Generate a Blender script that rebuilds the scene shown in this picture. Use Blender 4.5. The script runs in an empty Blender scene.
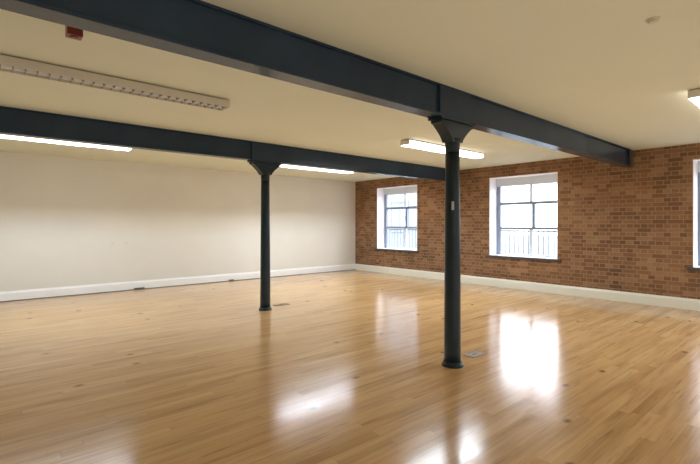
import bpy, bmesh, math, random
from mathutils import Vector, Matrix
random.seed(7)
C = bpy.context.scene.collection
PI = math.pi

# ------------------------------------------------------------------ measures
H = 2.75                       # ceiling height
WX = 8.93                      # brick wall plane
WY = 10.10                     # white wall plane
BX, FY = -3.6, -5.0            # unseen walls behind the camera
EYE = 1.414

# ------------------------------------------------------------------ node helpers
def new_mat(name):
    m = bpy.data.materials.new(name); m.use_nodes = True
    nt = m.node_tree
    return m, nt, nt.nodes['Principled BSDF']

def nd(nt, t, **kw):
    n = nt.nodes.new(t)
    for k, v in kw.items(): setattr(n, k, v)
    return n

def mth(nt, op, a, b=None, c=None):
    n = nd(nt, 'ShaderNodeMath', operation=op)
    for i, v in enumerate((a, b, c)):
        if v is None: continue
        if isinstance(v, (int, float)): n.inputs[i].default_value = v
        else: nt.links.new(v, n.inputs[i])
    return n.outputs[0]

def mixc(nt, fac, a, b, blend='MIX'):
    n = nd(nt, 'ShaderNodeMix', data_type='RGBA', blend_type=blend)
    for i, v in ((0, fac), (6, a), (7, b)):
        if isinstance(v, (int, float)): n.inputs[i].default_value = v
        elif isinstance(v, tuple): n.inputs[i].default_value = v + (1,) if len(v) == 3 else v
        else: nt.links.new(v, n.inputs[i])
    return n.outputs[2]

def ramp(nt, fac, stops):
    n = nd(nt, 'ShaderNodeValToRGB')
    e = n.color_ramp.elements
    while len(e) < len(stops): e.new(0.5)
    for el, (p, c) in zip(e, stops):
        el.position = p; el.color = c + (1,) if len(c) == 3 else c
    nt.links.new(fac, n.inputs[0])
    return n.outputs[0]

def noise(nt, vec, scale, detail=3, rough=0.5):
    n = nd(nt, 'ShaderNodeTexNoise')
    n.inputs['Scale'].default_value = scale
    n.inputs['Detail'].default_value = detail
    n.inputs['Roughness'].default_value = rough
    if vec is not None: nt.links.new(vec, n.inputs['Vector'])
    return n.outputs[0]

def coords(nt):
    tc = nd(nt, 'ShaderNodeTexCoord')
    sx = nd(nt, 'ShaderNodeSeparateXYZ')
    nt.links.new(tc.outputs['Object'], sx.inputs[0])
    return tc.outputs['Object'], sx.outputs

def combine(nt, x, y, z=0.0):
    n = nd(nt, 'ShaderNodeCombineXYZ')
    for i, v in enumerate((x, y, z)):
        if isinstance(v, (int, float)): n.inputs[i].default_value = v
        else: nt.links.new(v, n.inputs[i])
    return n.outputs[0]

def bump(nt, height, strength, dist, bsdf):
    b = nd(nt, 'ShaderNodeBump')
    b.inputs['Strength'].default_value = strength
    b.inputs['Distance'].default_value = dist
    nt.links.new(height, b.inputs['Height'])
    nt.links.new(b.outputs[0], bsdf.inputs['Normal'])
    return b

def paint(name, col, rough=0.6, var=0.06, scale=3.0, bmp=0.0, spec=0.5, metal=0.0):
    """painted surface with faint mottling"""
    m, nt, b = new_mat(name)
    o, _ = coords(nt)
    n = noise(nt, o, scale, 4)
    lo = tuple(c * (1 - var) for c in col); hi = tuple(min(1, c * (1 + var)) for c in col)
    nt.links.new(ramp(nt, n, [(0.3, lo), (0.7, hi)]), b.inputs['Base Color'])
    b.inputs['Roughness'].default_value = rough
    b.inputs['Specular IOR Level'].default_value = spec
    b.inputs['Metallic'].default_value = metal
    if bmp: bump(nt, noise(nt, o, 60, 3), bmp, 0.002, b)
    return m

M = {}
M['plaster'] = paint('cream_plaster', (0.72, 0.695, 0.63), 0.75, 0.025, 1.2, 0.05)
M['ceiling'] = paint('ceiling_paint', (0.655, 0.66, 0.53), 0.8, 0.02, 0.8)
M['skirting'] = paint('skirting_paint', (0.80, 0.79, 0.68), 0.35, 0.02, 2.0)
M['skirting_white'] = paint('white_skirting_paint', (0.86, 0.86, 0.84), 0.4, 0.02, 2.0)
M['reveal'] = paint('white_reveal_paint', (0.93, 0.92, 0.95), 0.6, 0.02, 2.0)
M['frame'] = paint('grey_frame_paint', (0.22, 0.27, 0.36), 0.4, 0.05, 3.0)
M['frame_light'] = paint('pale_frame_paint', (0.62, 0.66, 0.70), 0.4, 0.03, 3.0)
M['sill'] = paint('dark_slate', (0.06, 0.055, 0.06), 0.5, 0.15, 8.0)
M['iron'] = paint('black_iron_paint', (0.010, 0.020, 0.025), 0.32, 0.2, 6.0, 0.05, 0.3)
M['beam'] = paint('dark_beam_paint', (0.026, 0.044, 0.068), 0.2, 0.15, 2.0, 0.02, 0.22)
M['housing'] = paint('cream_enamel', (0.68, 0.63, 0.54), 0.4, 0.02)
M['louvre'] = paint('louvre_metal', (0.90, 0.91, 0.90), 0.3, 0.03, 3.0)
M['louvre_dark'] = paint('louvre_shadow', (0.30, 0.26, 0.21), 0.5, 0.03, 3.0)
M['red'] = paint('red_plastic', (0.15, 0.009, 0.009), 0.35, 0.05)
M['cream_plastic'] = paint('cream_plastic', (0.60, 0.56, 0.44), 0.5, 0.03)
M['tag'] = paint('white_plastic', (0.42, 0.42, 0.39), 0.4, 0.02)
M['steel'] = paint('dull_steel', (0.27, 0.185, 0.125), 0.5, 0.1, 10.0, metal=0.1)
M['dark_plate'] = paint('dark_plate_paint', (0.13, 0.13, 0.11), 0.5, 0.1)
M['stone'] = paint('brown_stone', (0.10, 0.075, 0.055), 0.8, 0.2, 10.0)
M['render'] = paint('pale_render', (0.19, 0.215, 0.25), 0.8, 0.04)
M['slate_roof'] = paint('grey_roof', (0.30, 0.31, 0.33), 0.7, 0.1)
M['rail'] = paint('pale_rail_paint', (0.22, 0.26, 0.29), 0.4, 0.03)
M['paving'] = paint('grey_paving', (0.085, 0.105, 0.12), 0.8, 0.15, 2.0)

def emissive(name, col, s):
    m, nt, b = new_mat(name)
    o, _ = coords(nt)
    n = noise(nt, o, 2.0, 1)
    nt.links.new(ramp(nt, n, [(0.3, tuple(c * 0.97 for c in col)), (0.7, col)]), b.inputs['Emission Color'])
    b.inputs['Base Color'].default_value = (0.8, 0.8, 0.78, 1)
    b.inputs['Emission Strength'].default_value = s
    return m
M['lit'] = emissive('lit_reflector', (1.0, 0.96, 0.88), 1.6)
M['lit_side'] = emissive('lit_opal_side', (1.0, 0.96, 0.88), 2.0)

# ---- glass: clear pane with a faint reflection
def glass():
    m, nt, b = new_mat('window_glass')
    nt.nodes.remove(b)
    out = nt.nodes['Material Output']
    tr = nd(nt, 'ShaderNodeBsdfTransparent'); tr.inputs[0].default_value = (0.96, 0.98, 0.99, 1)
    gl = nd(nt, 'ShaderNodeBsdfGlossy'); gl.inputs['Roughness'].default_value = 0.02
    fr = nd(nt, 'ShaderNodeLayerWeight'); fr.inputs[0].default_value = 0.5
    fac = mth(nt, 'ADD', 0.04, mth(nt, 'MULTIPLY', mth(nt, 'POWER', fr.outputs['Facing'], 5.0), 0.8))
    mx = nd(nt, 'ShaderNodeMixShader')
    nt.links.new(fac, mx.inputs[0])
    nt.links.new(tr.outputs[0], mx.inputs[1]); nt.links.new(gl.outputs[0], mx.inputs[2])
    nt.links.new(mx.outputs[0], out.inputs[0])
    return m
M['glass'] = glass()

# ---- brick
def brick():
    m, nt, b = new_mat('brown_brick')
    o, s = coords(nt)
    v = combine(nt, s[1], s[2])
    t = nd(nt, 'ShaderNodeTexBrick')
    t.offset = 0.5; t.squash = 0.5; t.squash_frequency = 2
    nt.links.new(v, t.inputs['Vector'])
    t.inputs['Scale'].default_value = 1.0
    t.inputs['Brick Width'].default_value = 0.225
    t.inputs['Row Height'].default_value = 0.075
    t.inputs['Mortar Size'].default_value = 0.006
    t.inputs['Mortar Smooth'].default_value = 0.3
    t.inputs['Bias'].default_value = 0.0
    t.inputs['Color1'].default_value = (0.0, 0.0, 0.0, 1)
    t.inputs['Color2'].default_value = (1.0, 1.0, 1.0, 1)
    t.inputs['Mortar'].default_value = (0.5, 0.5, 0.5, 1)
    per = ramp(nt, t.outputs['Color'], [(0.0, (0.150, 0.080, 0.041)), (0.35, (0.195, 0.104, 0.053)),
                                        (0.7, (0.240, 0.132, 0.069)), (1.0, (0.295, 0.178, 0.100))])
    big = noise(nt, o, 0.9, 3)
    per = mixc(nt, 0.55, per, ramp(nt, big, [(0.3, (0.35, 0.32, 0.30)), (0.7, (0.72, 0.62, 0.52))]), 'OVERLAY')
    fine = noise(nt, o, 45, 4)
    per = mixc(nt, 0.35, per, ramp(nt, fine, [(0.3, (0.3, 0.3, 0.3)), (0.7, (0.7, 0.7, 0.7))]), 'OVERLAY')
    col = mixc(nt, t.outputs['Fac'], per, (0.315, 0.220, 0.142))
    nt.links.new(col, b.inputs['Base Color'])
    b.inputs['Roughness'].default_value = 0.85
    b.inputs['Specular IOR Level'].default_value = 0.2
    hgt = mth(nt, 'SUBTRACT', mth(nt, 'MULTIPLY', fine, 0.3), t.outputs['Fac'])
    bump(nt, hgt, 0.5, 0.006, b)
    return m
M['brick'] = brick()

# ---- floor boards running along X
def boards():
    m, nt, b = new_mat('varnished_boards')
    o, s = coords(nt)
    x, y = s[0], s[1]
    BW = 0.082
    row = mth(nt, 'FLOOR', mth(nt, 'DIVIDE', y, BW))
    fy = mth(nt, 'FRACT', mth(nt, 'DIVIDE', y, BW))
    wn = nd(nt, 'ShaderNodeTexWhiteNoise', noise_dimensions='1D'); nt.links.new(row, wn.inputs['W'])
    xs = mth(nt, 'ADD', mth(nt, 'DIVIDE', x, 1.7), mth(nt, 'MULTIPLY', wn.outputs[0], 7.31))
    seg = mth(nt, 'FLOOR', xs); fx = mth(nt, 'FRACT', xs)
    wn2 = nd(nt, 'ShaderNodeTexWhiteNoise', noise_dimensions='2D')
    nt.links.new(combine(nt, row, seg), wn2.inputs['Vector'])
    rnd = wn2.outputs[0]
    base = ramp(nt, rnd, [(0.0, (0.515, 0.315, 0.140)), (0.3, (0.550, 0.346, 0.158)), (0.6, (0.575, 0.370, 0.172)),
                          (0.85, (0.600, 0.395, 0.190)), (1.0, (0.57, 0.345, 0.150))])
    # grain: noise stretched along the board, shifted per board
    sh = mth(nt, 'MULTIPLY', rnd, 37.0)
    gv = combine(nt, mth(nt, 'ADD', mth(nt, 'MULTIPLY', x, 0.9), sh), mth(nt, 'MULTIPLY', y, 16.0), sh)
    g1 = noise(nt, gv, 1.6, 5, 0.6)
    base = mixc(nt, 0.5, base, ramp(nt, g1, [(0.25, (0.22, 0.20, 0.17)), (0.5, (0.5, 0.5, 0.5)), (0.75, (0.68, 0.66, 0.62))]), 'OVERLAY')
    # broad figure: larger streaks
    gv2 = combine(nt, mth(nt, 'ADD', mth(nt, 'MULTIPLY', x, 0.8), sh), mth(nt, 'MULTIPLY', y, 5.0), sh)
    g2 = noise(nt, gv2, 1.1, 2, 0.5)
    base = mixc(nt, mth(nt, 'MULTIPLY', ramp(nt, g2, [(0.52, (0, 0, 0)), (0.74, (1, 1, 1))]), 0.55), base, (0.29, 0.150, 0.060))
    # short dark flecks along the grain
    gv3 = combine(nt, mth(nt, 'ADD', mth(nt, 'MULTIPLY', x, 2.2), sh), mth(nt, 'MULTIPLY', y, 24.0), sh)
    g3 = noise(nt, gv3, 1.0, 3, 0.6)
    base = mixc(nt, mth(nt, 'MULTIPLY', ramp(nt, g3, [(0.60, (0, 0, 0)), (0.72, (1, 1, 1))]), 0.5), base, (0.24, 0.115, 0.042))
    # slow change of tone across the floor
    g4 = noise(nt, combine(nt, mth(nt, 'MULTIPLY', x, 0.5), y), 0.9, 3)
    base = mixc(nt, 0.5, base, ramp(nt, g4, [(0.3, (0.42, 0.40, 0.38)), (0.7, (0.60, 0.57, 0.53))]), 'OVERLAY')
    # knots
    vo = nd(nt, 'ShaderNodeTexVoronoi', feature='F1', voronoi_dimensions='2D'); vo.inputs['Scale'].default_value = 1.0
    nt.links.new(combine(nt, mth(nt, 'MULTIPLY', x, 1.5), mth(nt, 'MULTIPLY', y, 2.3)), vo.inputs['Vector'])
    kn = ramp(nt, vo.outputs['Distance'], [(0.02, (1, 1, 1)), (0.085, (0, 0, 0))])
    sepc = nd(nt, 'ShaderNodeSeparateColor'); nt.links.new(vo.outputs['Color'], sepc.inputs[0])
    kn = mth(nt, 'MULTIPLY', kn, mth(nt, 'GREATER_THAN', sepc.outputs[0], 0.80))
    base = mixc(nt, mth(nt, 'MULTIPLY', kn, 0.8), base, (0.075, 0.035, 0.015))
    # joints
    e1 = mth(nt, 'LESS_THAN', mth(nt, 'ABSOLUTE', mth(nt, 'SUBTRACT', fy, 0.5)), 0.487)
    e2 = mth(nt, 'LESS_THAN', mth(nt, 'ABSOLUTE', mth(nt, 'SUBTRACT', fx, 0.5)), 0.4985)
    e = mth(nt, 'MULTIPLY', e1, e2)
    base = mixc(nt, mth(nt, 'MULTIPLY', mth(nt, 'SUBTRACT', 1.0, e), 0.25), base, (0.10, 0.05, 0.02))
    nt.links.new(base, b.inputs['Base Color'])
    rn = noise(nt, o, 1.3, 3)
    r = mth(nt, 'ADD', mth(nt, 'ADD', 0.112, mth(nt, 'MULTIPLY', rnd, 0.04)), mth(nt, 'MULTIPLY', rn, 0.08))
    nt.links.new(r, b.inputs['Roughness'])
    b.inputs['IOR'].default_value = 1.5
    b.inputs['Specular IOR Level'].default_value = 0.55
    hgt = mth(nt, 'ADD', mth(nt, 'MULTIPLY', e, 0.5), mth(nt, 'MULTIPLY', g1, 0.25))
    bump(nt, hgt, 0.06, 0.004, b)
    return m
M['floor'] = boards()

# ------------------------------------------------------------------ mesh helpers
def add_box(bm, lo, hi, bev=0.0):
    r = bmesh.ops.create_cube(bm, size=1.0)
    vs = r['verts']
    for v in vs:
        v.co = Vector(((lo[i] + hi[i]) / 2 + v.co[i] * (hi[i] - lo[i]) for i in range(3)))
    if bev:
        es = {e for v in vs for e in v.link_edges}
        bmesh.ops.bevel(bm, geom=list(es), offset=bev, segments=2, affect='EDGES', profile=0.7)
    return bm

def add_lathe(bm, prof, seg=40, c=(0, 0)):
    rings = []
    for r, z in prof:
        rings.append([bm.verts.new((c[0] + r * math.cos(2 * PI * i / seg), c[1] + r * math.sin(2 * PI * i / seg), z)) for i in range(seg)])
    for a, b in zip(rings, rings[1:]):
        for i in range(seg):
            j = (i + 1) % seg
            bm.faces.new((a[i], a[j], b[j], b[i]))
    bm.faces.new(rings[0][::-1]); bm.faces.new(rings[-1])
    return bm

def add_prism(bm, pts, axis, lo, hi, bev=0.0):
    """extrude a closed 2-D outline; axis 1: pts are (x,z) along y; axis 0: pts are (y,z) along x"""
    def mk(p, d): return (p[0], d, p[1]) if axis == 1 else (d, p[0], p[1])
    a = [bm.verts.new(mk(p, lo)) for p in pts]; b = [bm.verts.new(mk(p, hi)) for p in pts]
    n = len(pts); fs = [bm.faces.new(a), bm.faces.new(b[::-1])]
    for i in range(n):
        j = (i + 1) % n
        fs.append(bm.faces.new((a[i], b[i], b[j], a[j])))
    bmesh.ops.recalc_face_normals(bm, faces=fs)
    if bev:
        es = {e for f in fs for e in f.edges}
        bmesh.ops.bevel(bm, geom=list(es), offset=bev, segments=1, affect='EDGES')
    return bm

def obj(name, bm, mat, parent=None, loc=(0, 0, 0), smooth=False):
    me = bpy.data.meshes.new(name)
    bmesh.ops.recalc_face_normals(bm, faces=bm.faces[:])
    bm.to_mesh(me); bm.free()
    me.materials.append(mat)
    if smooth:
        for p in me.polygons: p.use_smooth = len(p.vertices) == 4
    o = bpy.data.objects.new(name, me); C.objects.link(o)
    o.location = loc
    if parent: o.parent = parent
    return o

def box(lo, hi, bev=0.0): return add_box(bmesh.new(), lo, hi, bev)
def lathe(prof, seg=40, c=(0, 0)): return add_lathe(bmesh.new(), prof, seg, c)

def empty(name, loc, rz=0.0):
    o = bpy.data.objects.new(name, None); C.objects.link(o)
    o.location = loc; o.rotation_euler = (0, 0, rz); o.empty_display_size = 0.2
    return o

def tag(o, label=None, cat=None, group=None, kind=None):
    for k, v in (('label', label), ('category', cat), ('group', group), ('kind', kind)):
        if v: o[k] = v
    return o

def struct(name, bm, mat, loc=(0, 0, 0)): return tag(obj(name, bm, mat, None, loc), kind='structure')

def dup(root, loc, label):
    r = root.copy(); C.objects.link(r); r.location = loc; r['label'] = label
    for ch in list(root.children):
        c = ch.copy(); C.objects.link(c); c.parent = r
        for g in list(ch.children):
            d = g.copy(); C.objects.link(d); d.parent = c
    return r

# ------------------------------------------------------------------ room shell
T = 0.37                                            # wall thickness
WIN = [8.36, 4.645, 0.90, -2.85]                    # window centres along the brick wall
WW, WZ0, WZ1 = 1.55, 0.70, 2.49                     # opening width, bottom, top

tag(struct('floor', box((BX - T, FY - T, -0.12), (WX + T, WY + T, 0)), M['floor']))
struct('ceiling', box((BX - T, FY - T, H), (WX + T, WY + T, H + 0.2)), M['ceiling'])
struct('wall_left', box((BX - T, WY, 0), (WX + T, WY + 0.3, H)), M['plaster'])

def wall_with_holes(name, mat, along, lo, hi, a, b, holes, z0, z1):
    """wall slab between a and b along one axis, with rectangular openings"""
    bm = bmesh.new()
    def blk(p, q, za, zb):
        if along == 'y': add_box(bm, (lo, p, za), (hi, q, zb))
        else: add_box(bm, (p, lo, za), (q, hi, zb))
    blk(a, b, 0, z0); blk(a, b, z1, H)
    cur = a
    for p, q in sorted(holes):
        blk(cur, p, z0, z1); cur = q
    blk(cur, b, z0, z1)
    return struct(name, bm, mat)
wall_with_holes('wall_right', M['brick'], 'y', WX, WX + T, FY, WY, [(y - WW / 2, y + WW / 2) for y in WIN], WZ0, WZ1)
BWIN = [-1.0, 3.0, 7.0]                             # windows of the wall behind the camera (openings along X)
wall_with_holes('wall_front', M['plaster'], 'x', FY - T, FY, BX, WX, [(x - WW / 2, x + WW / 2) for x in BWIN], WZ0, WZ1)
struct('wall_back', box((BX - 0.3, FY, 0), (BX, WY, H)), M['plaster'])

def skirting(name, mat, axis, a, b, face, d):
    """moulded board: d is the direction into the room"""
    t = 0.022
    pts = [(face, 0.0), (face + d * t, 0.0), (face + d * t, 0.150), (face + d * t * 0.65, 0.165), (face + d * t * 0.45, 0.183), (face, 0.185)]
    bm = bmesh.new()
    if axis == 'y':                                  # runs along y, profile in x
        add_prism(bm, pts, 1, a, b)
    else:
        add_prism(bm, pts, 0, a, b)
    return struct(name, bm, mat)
skirting('baseboard_right', M['skirting'], 'y', FY, WY, WX, -1)
skirting('baseboard_left', M['skirting_white'], 'x', BX, WX - 0.022, WY, -1)

struct('trim_3', box((BX, WY - 0.034, 0.0), (WX - 0.023, WY - 0.0225, 0.014), 0.002), M['dark_plate'])  # dark strip standing in for the shadow line where skirting meets floor

# ------------------------------------------------------------------ windows (local: +x outward, y along wall)
def make_window(n, loc, rz, mat_sill):
    w = empty('window_%d' % n, loc, rz); tag(w, kind='structure')
    hw = WW / 2
    D = 0.30                                         # reveal depth
    # painted plaster reveal lining
    bm = bmesh.new()
    for s in (-1, 1):
        add_box(bm, (0.002, min(s * hw, s * (hw - 0.012)), WZ0), (T, max(s * hw, s * (hw - 0.012)), WZ1))
    add_box(bm, (0.002, -hw + 0.012, WZ1 - 0.012), (T, hw - 0.012, WZ1))
    add_box(bm, (0.03, -hw + 0.012, WZ0), (T, hw - 0.012, WZ0 + 0.012))
    obj('window_reveal', bm, M['reveal'], w)
    obj('window_sill', box((-0.05, -hw - 0.07, WZ0 - 0.045), (0.06, hw + 0.07, WZ0 + 0.006), 0.006), mat_sill, w)
    # outer frame with deep pale head
    a = hw - 0.012
    bm = bmesh.new()
    for s in (-1, 1):
        add_box(bm, (D, min(s * a, s * (a - 0.09)), WZ0 + 0.012), (D + 0.07, max(s * a, s * (a - 0.09)), WZ1 - 0.012), 0.004)
    obj('window_frame', bm, M['frame'], w)
    bm = bmesh.new()
    add_box(bm, (D - 0.02, -a, 2.30), (D + 0.07, a, WZ1 - 0.012), 0.004)
    obj('window_head', bm, M['frame_light'], w)
    bm = bmesh.new()
    add_box(bm, (D, -a + 0.09, WZ0 + 0.012), (D + 0.07, a - 0.09, WZ0 + 0.045), 0.004)
    obj('bottom_rail', bm, M['frame_light'], w)
    # bars: two transoms, pale mullion above and below, darker meeting stile between
    i = a - 0.09
    bm = bmesh.new()
    add_box(bm, (D + 0.005, -i, 1.865), (D + 0.06, i, 1.925), 0.004)
    add_box(bm, (D + 0.005, -i, 1.30), (D + 0.06, i, 1.355), 0.004)
    obj('transom', bm, M['frame'], w)
    bm = bmesh.new()
    add_box(bm, (D + 0.01, -0.085, 1.92), (D + 0.055, -0.035, 2.30), 0.004)
    add_box(bm, (D + 0.01, -0.095, WZ0 + 0.045), (D + 0.055, -0.025, 1.31), 0.004)
    obj('mullion', bm, M['frame_light'], w)
    obj('meeting_stile', box((D, -0.148, 1.30), (D + 0.06, -0.088, 1.90), 0.004), M['frame'], w)
    # handle on the meeting stile
    bm = bmesh.new()
    add_box(bm, (D - 0.012, -0.125, 1.54), (D, -0.105, 1.62), 0.002)
    add_box(bm, (D - 0.03, -0.122, 1.60), (D - 0.012, -0.108, 1.615), 0.002)
    add_box(bm, (D - 0.034, -0.122, 1.52), (D - 0.022, -0.108, 1.615), 0.002)
    obj('window_handle', bm, M['frame'], w)
    # panes
    for (y0, y1, z0, z1) in ((-i, -0.06, 1.92, 2.30), (-0.06, i, 1.92, 2.30), (-i, -0.115, 1.35, 1.875), (-0.115, i, 1.35, 1.875),
                             (-i, -0.06, WZ0 + 0.045, 1.31), (-0.06, i, WZ0 + 0.045, 1.31)):
        bm = bmesh.new()
        vs = [bm.verts.new((D + 0.035, y, z)) for y, z in ((y0, z0), (y1, z0), (y1, z1), (y0, z1))]
        bm.faces.new(vs)
        obj('pane', bm, M['glass'], w)
    # sky portal in the opening
    return w

def portal(loc, rot, sx, sy):
    l = bpy.data.lights.new('sky_portal', 'AREA'); l.shape = 'RECTANGLE'; l.size = sx; l.size_y = sy
    l.cycles.is_portal = True
    o = bpy.data.objects.new('sky_portal', l); C.objects.link(o); o.location = loc; o.rotation_euler = rot
    return o

for k, y in enumerate(WIN):
    make_window(k + 1, (WX, y, 0), 0.0, M['sill'])
    portal((WX + 0.40, y, (WZ0 + WZ1) / 2), (0, PI / 2, 0), WZ1 - WZ0, WW)
for k, x in enumerate(BWIN):
    make_window(k + 5, (x, FY, 0), -PI / 2, M['sill'])
    portal((x, FY - 0.40, (WZ0 + WZ1) / 2), (PI / 2, 0, 0), WW, WZ1 - WZ0)

# ------------------------------------------------------------------ beams
ZB = 2.452                                           # underside of the beams
CX = 3.60
def make_beam(y, label):
    w = 0.075
    root = empty('steel_beam', (0, y, ZB)); tag(root, label, 'beam')
    h = H - ZB - 0.001
    x0, x1 = BX + 0.001, WX - 0.20
    bm = bmesh.new()                                 # web
    add_box(bm, (x0, -w + 0.022, 0.020), (x1, w - 0.022, h - 0.018))
    obj('web', bm, M['beam'], root)
    obj('bottom_flange', box((x0, -w, 0), (x1, w, 0.024), 0.004), M['beam'], root)
    obj('top_flange', box((x0, -w, h - 0.016), (x1, w, h)), M['beam'], root)
    # casing plates over the column head, flush with the flanges
    for s in (-1, 1):
        lo, hi = sorted((s * (w - 0.024), s * (w + 0.006)))
        obj('splice_plate', box((3.29, lo, -0.004), (3.80, hi, h - 0.006), 0.004), M['beam'], root)
    # end plate in front of the padstone
    obj('end_plate', box((x1 - 0.09, -w - 0.004, -0.006), (x1 + 0.012, w + 0.004, h - 0.004), 0.004), M['iron'], root)
    return root
B1, B2 = 2.592, 6.30
make_beam(B1, 'long dark painted steel beam nearest the camera, crossing the whole top of the photo')
make_beam(B2, 'farther dark steel beam on the left, passing behind the front column')
for k, y in enumerate((B1, B2)):
    struct('trim_%d' % (k + 1), box((WX - 0.187, y - 0.07, ZB - 0.004), (WX - 0.001, y + 0.07, H - 0.001), 0.004), M['stone'])

# ------------------------------------------------------------------ columns
def make_column(loc, label):
    root = empty('iron_column', loc); tag(root, label, 'column', 'cast iron columns')
    obj('base', lathe([(0.108, 0.0), (0.108, 0.018), (0.100, 0.026), (0.094, 0.040), (0.088, 0.050)], 48), M['iron'], root, smooth=True)
    prof = [(0.085, 0.045)]
    for i in range(1, 9): 
        t = i / 8; prof.append((0.085 - 0.015 * t, 0.045 + t * 2.09))
    obj('shaft', lathe(prof, 48), M['iron'], root, smooth=True)
    obj('collar', lathe([(0.069, 2.130), (0.071, 2.19), (0.074, 2.205), (0.074, 2.215), (0.072, 2.225), (0.078, 2.24), (0.090, 2.255), (0.090, 2.27), (0.08, 2.275)], 48), M['iron'], root, smooth=True)
    # flared head carrying the beam, concave brackets along the beam
    br = []
    for i in range(0, 9):
        a = i / 8
        br.append((0.084 + 0.160 * (a ** 1.4), 2.235 + 0.16 * a))
    right = br + [(0.262, 2.395), (0.262, 2.428)]
    out = right + [(-x, z) for x, z in reversed(right)]
    bm = bmesh.new(); add_prism(bm, out, 1, -0.066, 0.066, 0.004)
    obj('bracket', bm, M['iron'], root)
    obj('cap_plate', box((-0.285, -0.085, 2.428), (0.285, 0.085, ZB - 0.004), 0.003), M['iron'], root)
    return root
cB = make_column((CX, B1 + 0.006, 0), 'front dark iron column standing on the wooden floor right of centre')
dup(cB, (CX - 0.01, B2 + 0.02, 0), 'rear dark iron column standing before the cream wall, left of centre')

# white tag on the front column
tg = obj('column_tag', box((-0.013, -0.004, -0.042), (0.013, 0.004, 0.042), 0.003), M['tag'])
rr = 0.085 - 0.015 * (1.60 - 0.045) / 2.09
ang = math.atan2(-(B1), -CX) + 0.05
tg.location = (CX + (rr + 0.002) * math.cos(ang), B1 + 0.006 + (rr + 0.002) * math.sin(ang), 1.60)
tg.rotation_euler = (0, 0, ang + PI / 2)
tag(tg, 'small white upright tag fixed on the front iron column', 'tag')

# ------------------------------------------------------------------ ceiling light fittings
FL, FW, FH = 2.10, 0.20, 0.085
def fitting_shell(root, label_mat):
    """housing hung 8 mm off the ceiling on a spine; origin at the ceiling, fitting centre"""
    bm = bmesh.new()
    add_box(bm, (-FL / 2 + 0.05, -0.06, -0.010), (FL / 2 - 0.05, 0.06, -0.001))
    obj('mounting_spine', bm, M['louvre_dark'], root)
    bm = bmesh.new()
    zt, zb = -0.010, -FH
    add_box(bm, (-FL / 2, -FW / 2, zt - 0.006), (FL / 2, FW / 2, zt), 0.002)
    for s in (-1, 1):
        y0, y1 = sorted((s * FW / 2, s * (FW / 2 - 0.008)))
        add_box(bm, (-FL / 2, y0, zb), (FL / 2, y1, zt - 0.006))
        x0, x1 = sorted((s * FL / 2, s * (FL / 2 - 0.008)))
        add_box(bm, (x0, -FW / 2 + 0.008, zb), (x1, FW / 2 - 0.008, zt - 0.006))
    obj('housing', bm, label_mat, root)

def lit_fitting(x, y, e, label):
    """open trough: opal glowing sides, white reflector, lamp up inside so that the sides give a real cut-off"""
    root = empty('ceiling_light', (x, y, H)); tag(root, label, 'light', 'ceiling light fittings')
    bm = bmesh.new()
    add_box(bm, (-FL / 2 + 0.05, -0.06, -0.010), (FL / 2 - 0.05, 0.06, -0.001))
    obj('mounting_spine', bm, M['louvre_dark'], root)
    bm = bmesh.new()
    add_box(bm, (-FL / 2, -FW / 2, -0.020), (FL / 2, FW / 2, -0.010), 0.002)
    for s in (-1, 1):
        x0, x1 = sorted((s * FL / 2, s * (FL / 2 - 0.012)))
        add_box(bm, (x0, -FW / 2, -FH), (x1, FW / 2, -0.020), 0.002)
    obj('housing', bm, M['housing'], root)
    for s in (-1, 1):
        y0, y1 = sorted((s * FW / 2, s * (FW / 2 - 0.008)))
        obj('diffuser', box((-FL / 2 + 0.012, y0, -FH), (FL / 2 - 0.012, y1, -0.020), 0.002), M['lit_side'], root)
    obj('reflector', box((-FL / 2 + 0.013, -FW / 2 + 0.009, -0.026), (FL / 2 - 0.013, FW / 2 - 0.009, -0.0205)), M['lit'], root)
    for s in (-1, 1):
        t = lathe([(0.008, -FL / 2 + 0.03), (0.008, FL / 2 - 0.03)], 16)
        bmesh.ops.rotate(t, verts=t.verts[:], cent=(0, 0, 0), matrix=Matrix.Rotation(PI / 2, 3, 'Y'))
        obj('tube', t, M['lit'], root, (0, s * 0.06, -0.036))
    l = bpy.data.lights.new('tube_lamp', 'AREA'); l.shape = 'RECTANGLE'; l.size = FL - 0.1; l.size_y = 0.05
    l.energy = e; l.color = (0.87, 1.0, 1.14)
    o = bpy.data.objects.new('tube_lamp', l); C.objects.link(o); o.parent = root; o.location = (0, 0, -0.034)
    return root
def unlit_fitting(x, y, label):
    root = empty('ceiling_light', (x, y, H)); tag(root, label, 'light', 'ceiling light fittings')
    fitting_shell(root, M['housing'])
    obj('reflector', box((-FL / 2 + 0.01, -FW / 2 + 0.01, -0.030), (FL / 2 - 0.01, FW / 2 - 0.01, -0.018)), M['louvre'], root)
    for s in (-1, 1):
        t = lathe([(0.013, -FL / 2 + 0.03), (0.013, FL / 2 - 0.03)], 16)
        bmesh.ops.rotate(t, verts=t.verts[:], cent=(0, 0, 0), matrix=Matrix.Rotation(PI / 2, 3, 'Y'))
        obj('tube', t, M['louvre'], root, (0, s * 0.045, -0.048))
    n = 26
    for i in range(n):
        xx = -FL / 2 + 0.04 + i * (FL - 0.08) / (n - 1)
        bm = bmesh.new()
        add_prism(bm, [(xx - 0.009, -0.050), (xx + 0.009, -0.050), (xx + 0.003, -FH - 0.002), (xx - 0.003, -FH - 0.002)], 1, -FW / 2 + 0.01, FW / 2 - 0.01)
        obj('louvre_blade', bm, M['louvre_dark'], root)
    obj('louvre_spine', box((-FL / 2 + 0.01, -0.004, -FH - 0.001), (FL / 2 - 0.01, 0.004, -0.052)), M['louvre'], root)
    return root
unlit_fitting(0.97, 4.41, 'unlit cream louvred ceiling light between the two beams, upper left')
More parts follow.
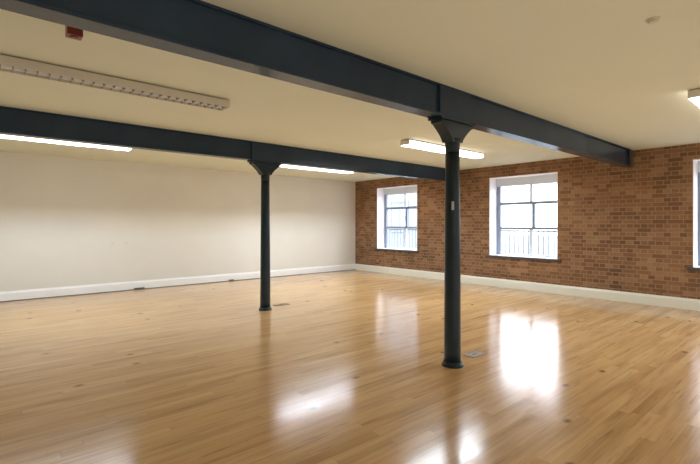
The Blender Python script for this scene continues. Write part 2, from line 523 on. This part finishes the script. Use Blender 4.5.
lit_fitting(6.10, 4.55, 36.0, 'lit ceiling light crossing behind the front iron column')
lit_fitting(0.88, 7.90, 40.0, 'lit ceiling light behind the farther beam, at the left edge')
lit_fitting(5.85, 7.95, 48.0, 'lit ceiling light behind the farther beam, right of the rear column')
lit_fitting(6.37, 0.94, 15.0, 'lit ceiling light at the right edge, near the brick wall')
for x in (0.90, 6.37):                               # bare fill lamps, added to brighten the unseen end of the room
    l = bpy.data.lights.new('rear_fill', 'AREA'); l.shape = 'RECTANGLE'; l.size = 2.0; l.size_y = 0.2
    l.energy = 26.0; l.color = (0.87, 1.0, 1.14); l.spread = math.radians(130)
    o = bpy.data.objects.new('rear_fill', l); C.objects.link(o); o.location = (x, -2.60, H - 0.06)

# ------------------------------------------------------------------ small ceiling things
r = empty('ceiling_alarm', (0.472, 3.34, H)); tag(r, 'small red alarm sounder on the ceiling beside the nearest beam', 'alarm')
obj('sounder_base', box((-0.048, -0.046, -0.022), (0.048, 0.046, -0.001), 0.003), M['red'], r)
obj('sounder_body', box((-0.045, -0.043, -0.098), (0.045, 0.043, -0.0225), 0.008), M['red'], r)
obj('sounder_grille', lathe([(0.018, -0.104), (0.026, -0.102), (0.028, -0.098)], 24), M['red'], r, smooth=True)

r = empty('ceiling_detector', (3.32, 0.83, H)); tag(r, 'small cream round detector on bare ceiling at the upper right', 'detector')
obj('detector_base', lathe([(0.036, -0.010), (0.040, -0.006), (0.040, -0.001)], 32), M['cream_plastic'], r, smooth=True)
obj('detector_head', lathe([(0.016, -0.026), (0.026, -0.022), (0.030, -0.010)], 32), M['cream_plastic'], r, smooth=True)

r = empty('ceiling_detector', (2.62, 7.85, H)); tag(r, 'small cream round detector on the ceiling behind the farther beam', 'detector')
obj('detector_base', lathe([(0.050, -0.016), (0.056, -0.010), (0.056, -0.001)], 32), M['cream_plastic'], r, smooth=True)
obj('detector_head', lathe([(0.024, -0.050), (0.036, -0.044), (0.042, -0.016)], 32), M['cream_plastic'], r, smooth=True)

# ------------------------------------------------------------------ floor boxes and small plates
def floor_box(x, y, label):
    r = empty('floor_socket', (x, y, 0)); tag(r, label, 'floor socket', 'floor sockets beside the columns')
    bm = bmesh.new()
    for s in (-1, 1):
        a, b = sorted((s * 0.13, s * 0.112)); add_box(bm, (a, -0.075, 0.0005), (b, 0.075, 0.006), 0.001)
        a, b = sorted((s * 0.075, s * 0.058)); add_box(bm, (-0.112, a, 0.0005), (0.112, b, 0.006), 0.001)
    obj('frame', bm, M['steel'], r)
    obj('lid', box((-0.110, -0.056, 0.0005), (0.110, 0.056, 0.004), 0.001), M['steel'], r)
    obj('handle', box((-0.03, -0.012, 0.0042), (0.03, 0.012, 0.007), 0.001), M['dark_plate'], r)
floor_box(4.09, 2.66, 'flat metal floor socket just right of the front column base')
floor_box(4.02, 6.52, 'flat metal floor socket just right of the rear column base')

for x, wdt, lab in ((2.62, 0.20, 'small dark low box on the floor against the white skirting, farther left'),
                    (4.75, 0.12, 'small dark floor box at the white skirting, just left of the rear column')):
    r = empty('cable_box', (x, WY - 0.060, 0)); tag(r, lab, 'cable box')
    obj('box_body', box((-wdt / 2, -0.02, 0), (wdt / 2, 0.02, 0.035), 0.004), M['dark_plate'], r)
    obj('box_lid', box((-wdt / 2 - 0.004, -0.023, 0.0355), (wdt / 2 + 0.004, 0.022, 0.042), 0.002), M['dark_plate'], r)

r = empty('wall_plate', (2.25, WY, 0.98)); tag(r, 'pale blank double wall plate low on the cream wall', 'wall plate')
for s in (-1, 1):
    p = obj('plate', box((s * 0.13 - 0.045, -0.010, -0.06), (s * 0.13 + 0.045, -0.001, 0.06), 0.003), M['plaster'], r)
    obj('screw', box((s * 0.13 - 0.006, -0.012, 0.036), (s * 0.13 + 0.006, -0.010, 0.048), 0.001), M['steel'], p)

# ------------------------------------------------------------------ outside
struct('ground', box((WX + T + 0.01, -40, -0.3), (60, 60, -0.12)), M['paving'])
# made-up facade across the yard, added to dim the farthest window's reflection
bm = bmesh.new()
add_box(bm, (21.0, 14.2, -0.12), (24.0, 34.0, 11.0))
add_box(bm, (20.85, 14.0, 10.6), (24.2, 34.2, 10.95), 0.03)
for z in (0.9, 4.2, 7.4):
    for k in range(6):
        y = 15.6 + k * 3.0
        add_box(bm, (20.94, y, z), (21.0, y + 1.5, z + 0.08), 0.01)
        add_box(bm, (20.96, y - 0.06, z), (21.0, y + 0.02, z + 2.0)); add_box(bm, (20.96, y + 1.48, z), (21.0, y + 1.56, z + 2.0))
        add_box(bm, (20.96, y - 0.06, z + 1.98), (21.0, y + 1.56, z + 2.06)); add_box(bm, (20.97, y + 0.72, z), (21.0, y + 0.78, z + 2.0))
struct('wall_light_blocker', bm, M['render'])
def railing(y, label):
    r = empty('railing', (WX + 0.95, y, -0.12)); tag(r, label, 'railing', 'railings outside the windows')
    obj('top_rail', box((-0.02, -1.5, 1.36), (0.02, 1.5, 1.40), 0.006), M['rail'], r)
    obj('bottom_rail', box((-0.02, -1.5, 0.12), (0.02, 1.5, 0.15), 0.006), M['rail'], r)
    for k in range(25):
        yy = -1.44 + k * 0.12
        obj('baluster', lathe([(0.011, 0.15), (0.011, 1.36)], 10, (0, yy)), M['rail'], r)
    for s in (-1, 1):
        obj('post', box((-0.025, s * 1.475 - 0.025, 0), (0.025, s * 1.475 + 0.025, 1.36), 0.004), M['rail'], r)
railing(8.7, 'pale metal railing seen through the window nearest the cream wall')
railing(5.2, 'pale metal railing seen through the window just right of the front column')

# ------------------------------------------------------------------ added fill light over the whole floor, facing up; no real fitting
l = bpy.data.lights.new('fill_uplight', 'AREA'); l.shape = 'RECTANGLE'; l.size = 11.0; l.size_y = 12.0
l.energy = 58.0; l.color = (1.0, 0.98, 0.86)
o = bpy.data.objects.new('fill_uplight', l); C.objects.link(o); o.location = (3.0, 3.5, 0.03); o.rotation_euler = (PI, 0, 0)

# ------------------------------------------------------------------ world
w = bpy.data.worlds.new('World'); bpy.context.scene.world = w; w.use_nodes = True
nt = w.node_tree; bg = nt.nodes['Background']
tc = nt.nodes.new('ShaderNodeTexCoord'); sx = nt.nodes.new('ShaderNodeSeparateXYZ')
nt.links.new(tc.outputs['Generated'], sx.inputs[0])
rp = nt.nodes.new('ShaderNodeValToRGB'); e = rp.color_ramp.elements
e[0].position = 0.545; e[0].color = (0.43, 0.465, 0.50, 1); e[1].position = 0.61; e[1].color = (0.90, 0.91, 1.0, 1)
mr = nt.nodes.new('ShaderNodeMapRange'); mr.inputs[1].default_value = -1
nt.links.new(sx.outputs[2], mr.inputs[0]); nt.links.new(mr.outputs[0], rp.inputs[0])
nt.links.new(rp.outputs[0], bg.inputs[0]); bg.inputs[1].default_value = 6.6

# ------------------------------------------------------------------ camera
cam = bpy.data.cameras.new('camera'); co = bpy.data.objects.new('camera', cam); C.objects.link(co)
F_PX, YAW = 429.26, math.radians(49.24)
cam.sensor_width = 36; cam.lens = F_PX / 700 * 36; cam.shift_y = -7.5 / 700
co.location = (0, 0, EYE); co.rotation_euler = (PI / 2, 0, YAW - PI / 2)
cam.clip_start = 0.02
sc = bpy.context.scene
sc.camera = co
sc.view_settings.view_transform = 'Standard'
sc.view_settings.look = 'None'
sc.view_settings.exposure = 0.75
sc.cycles.use_denoising = True
sc.cycles.max_bounces = 10
sc.cycles.diffuse_bounces = 6
sc.cycles.sample_clamp_indirect = 8
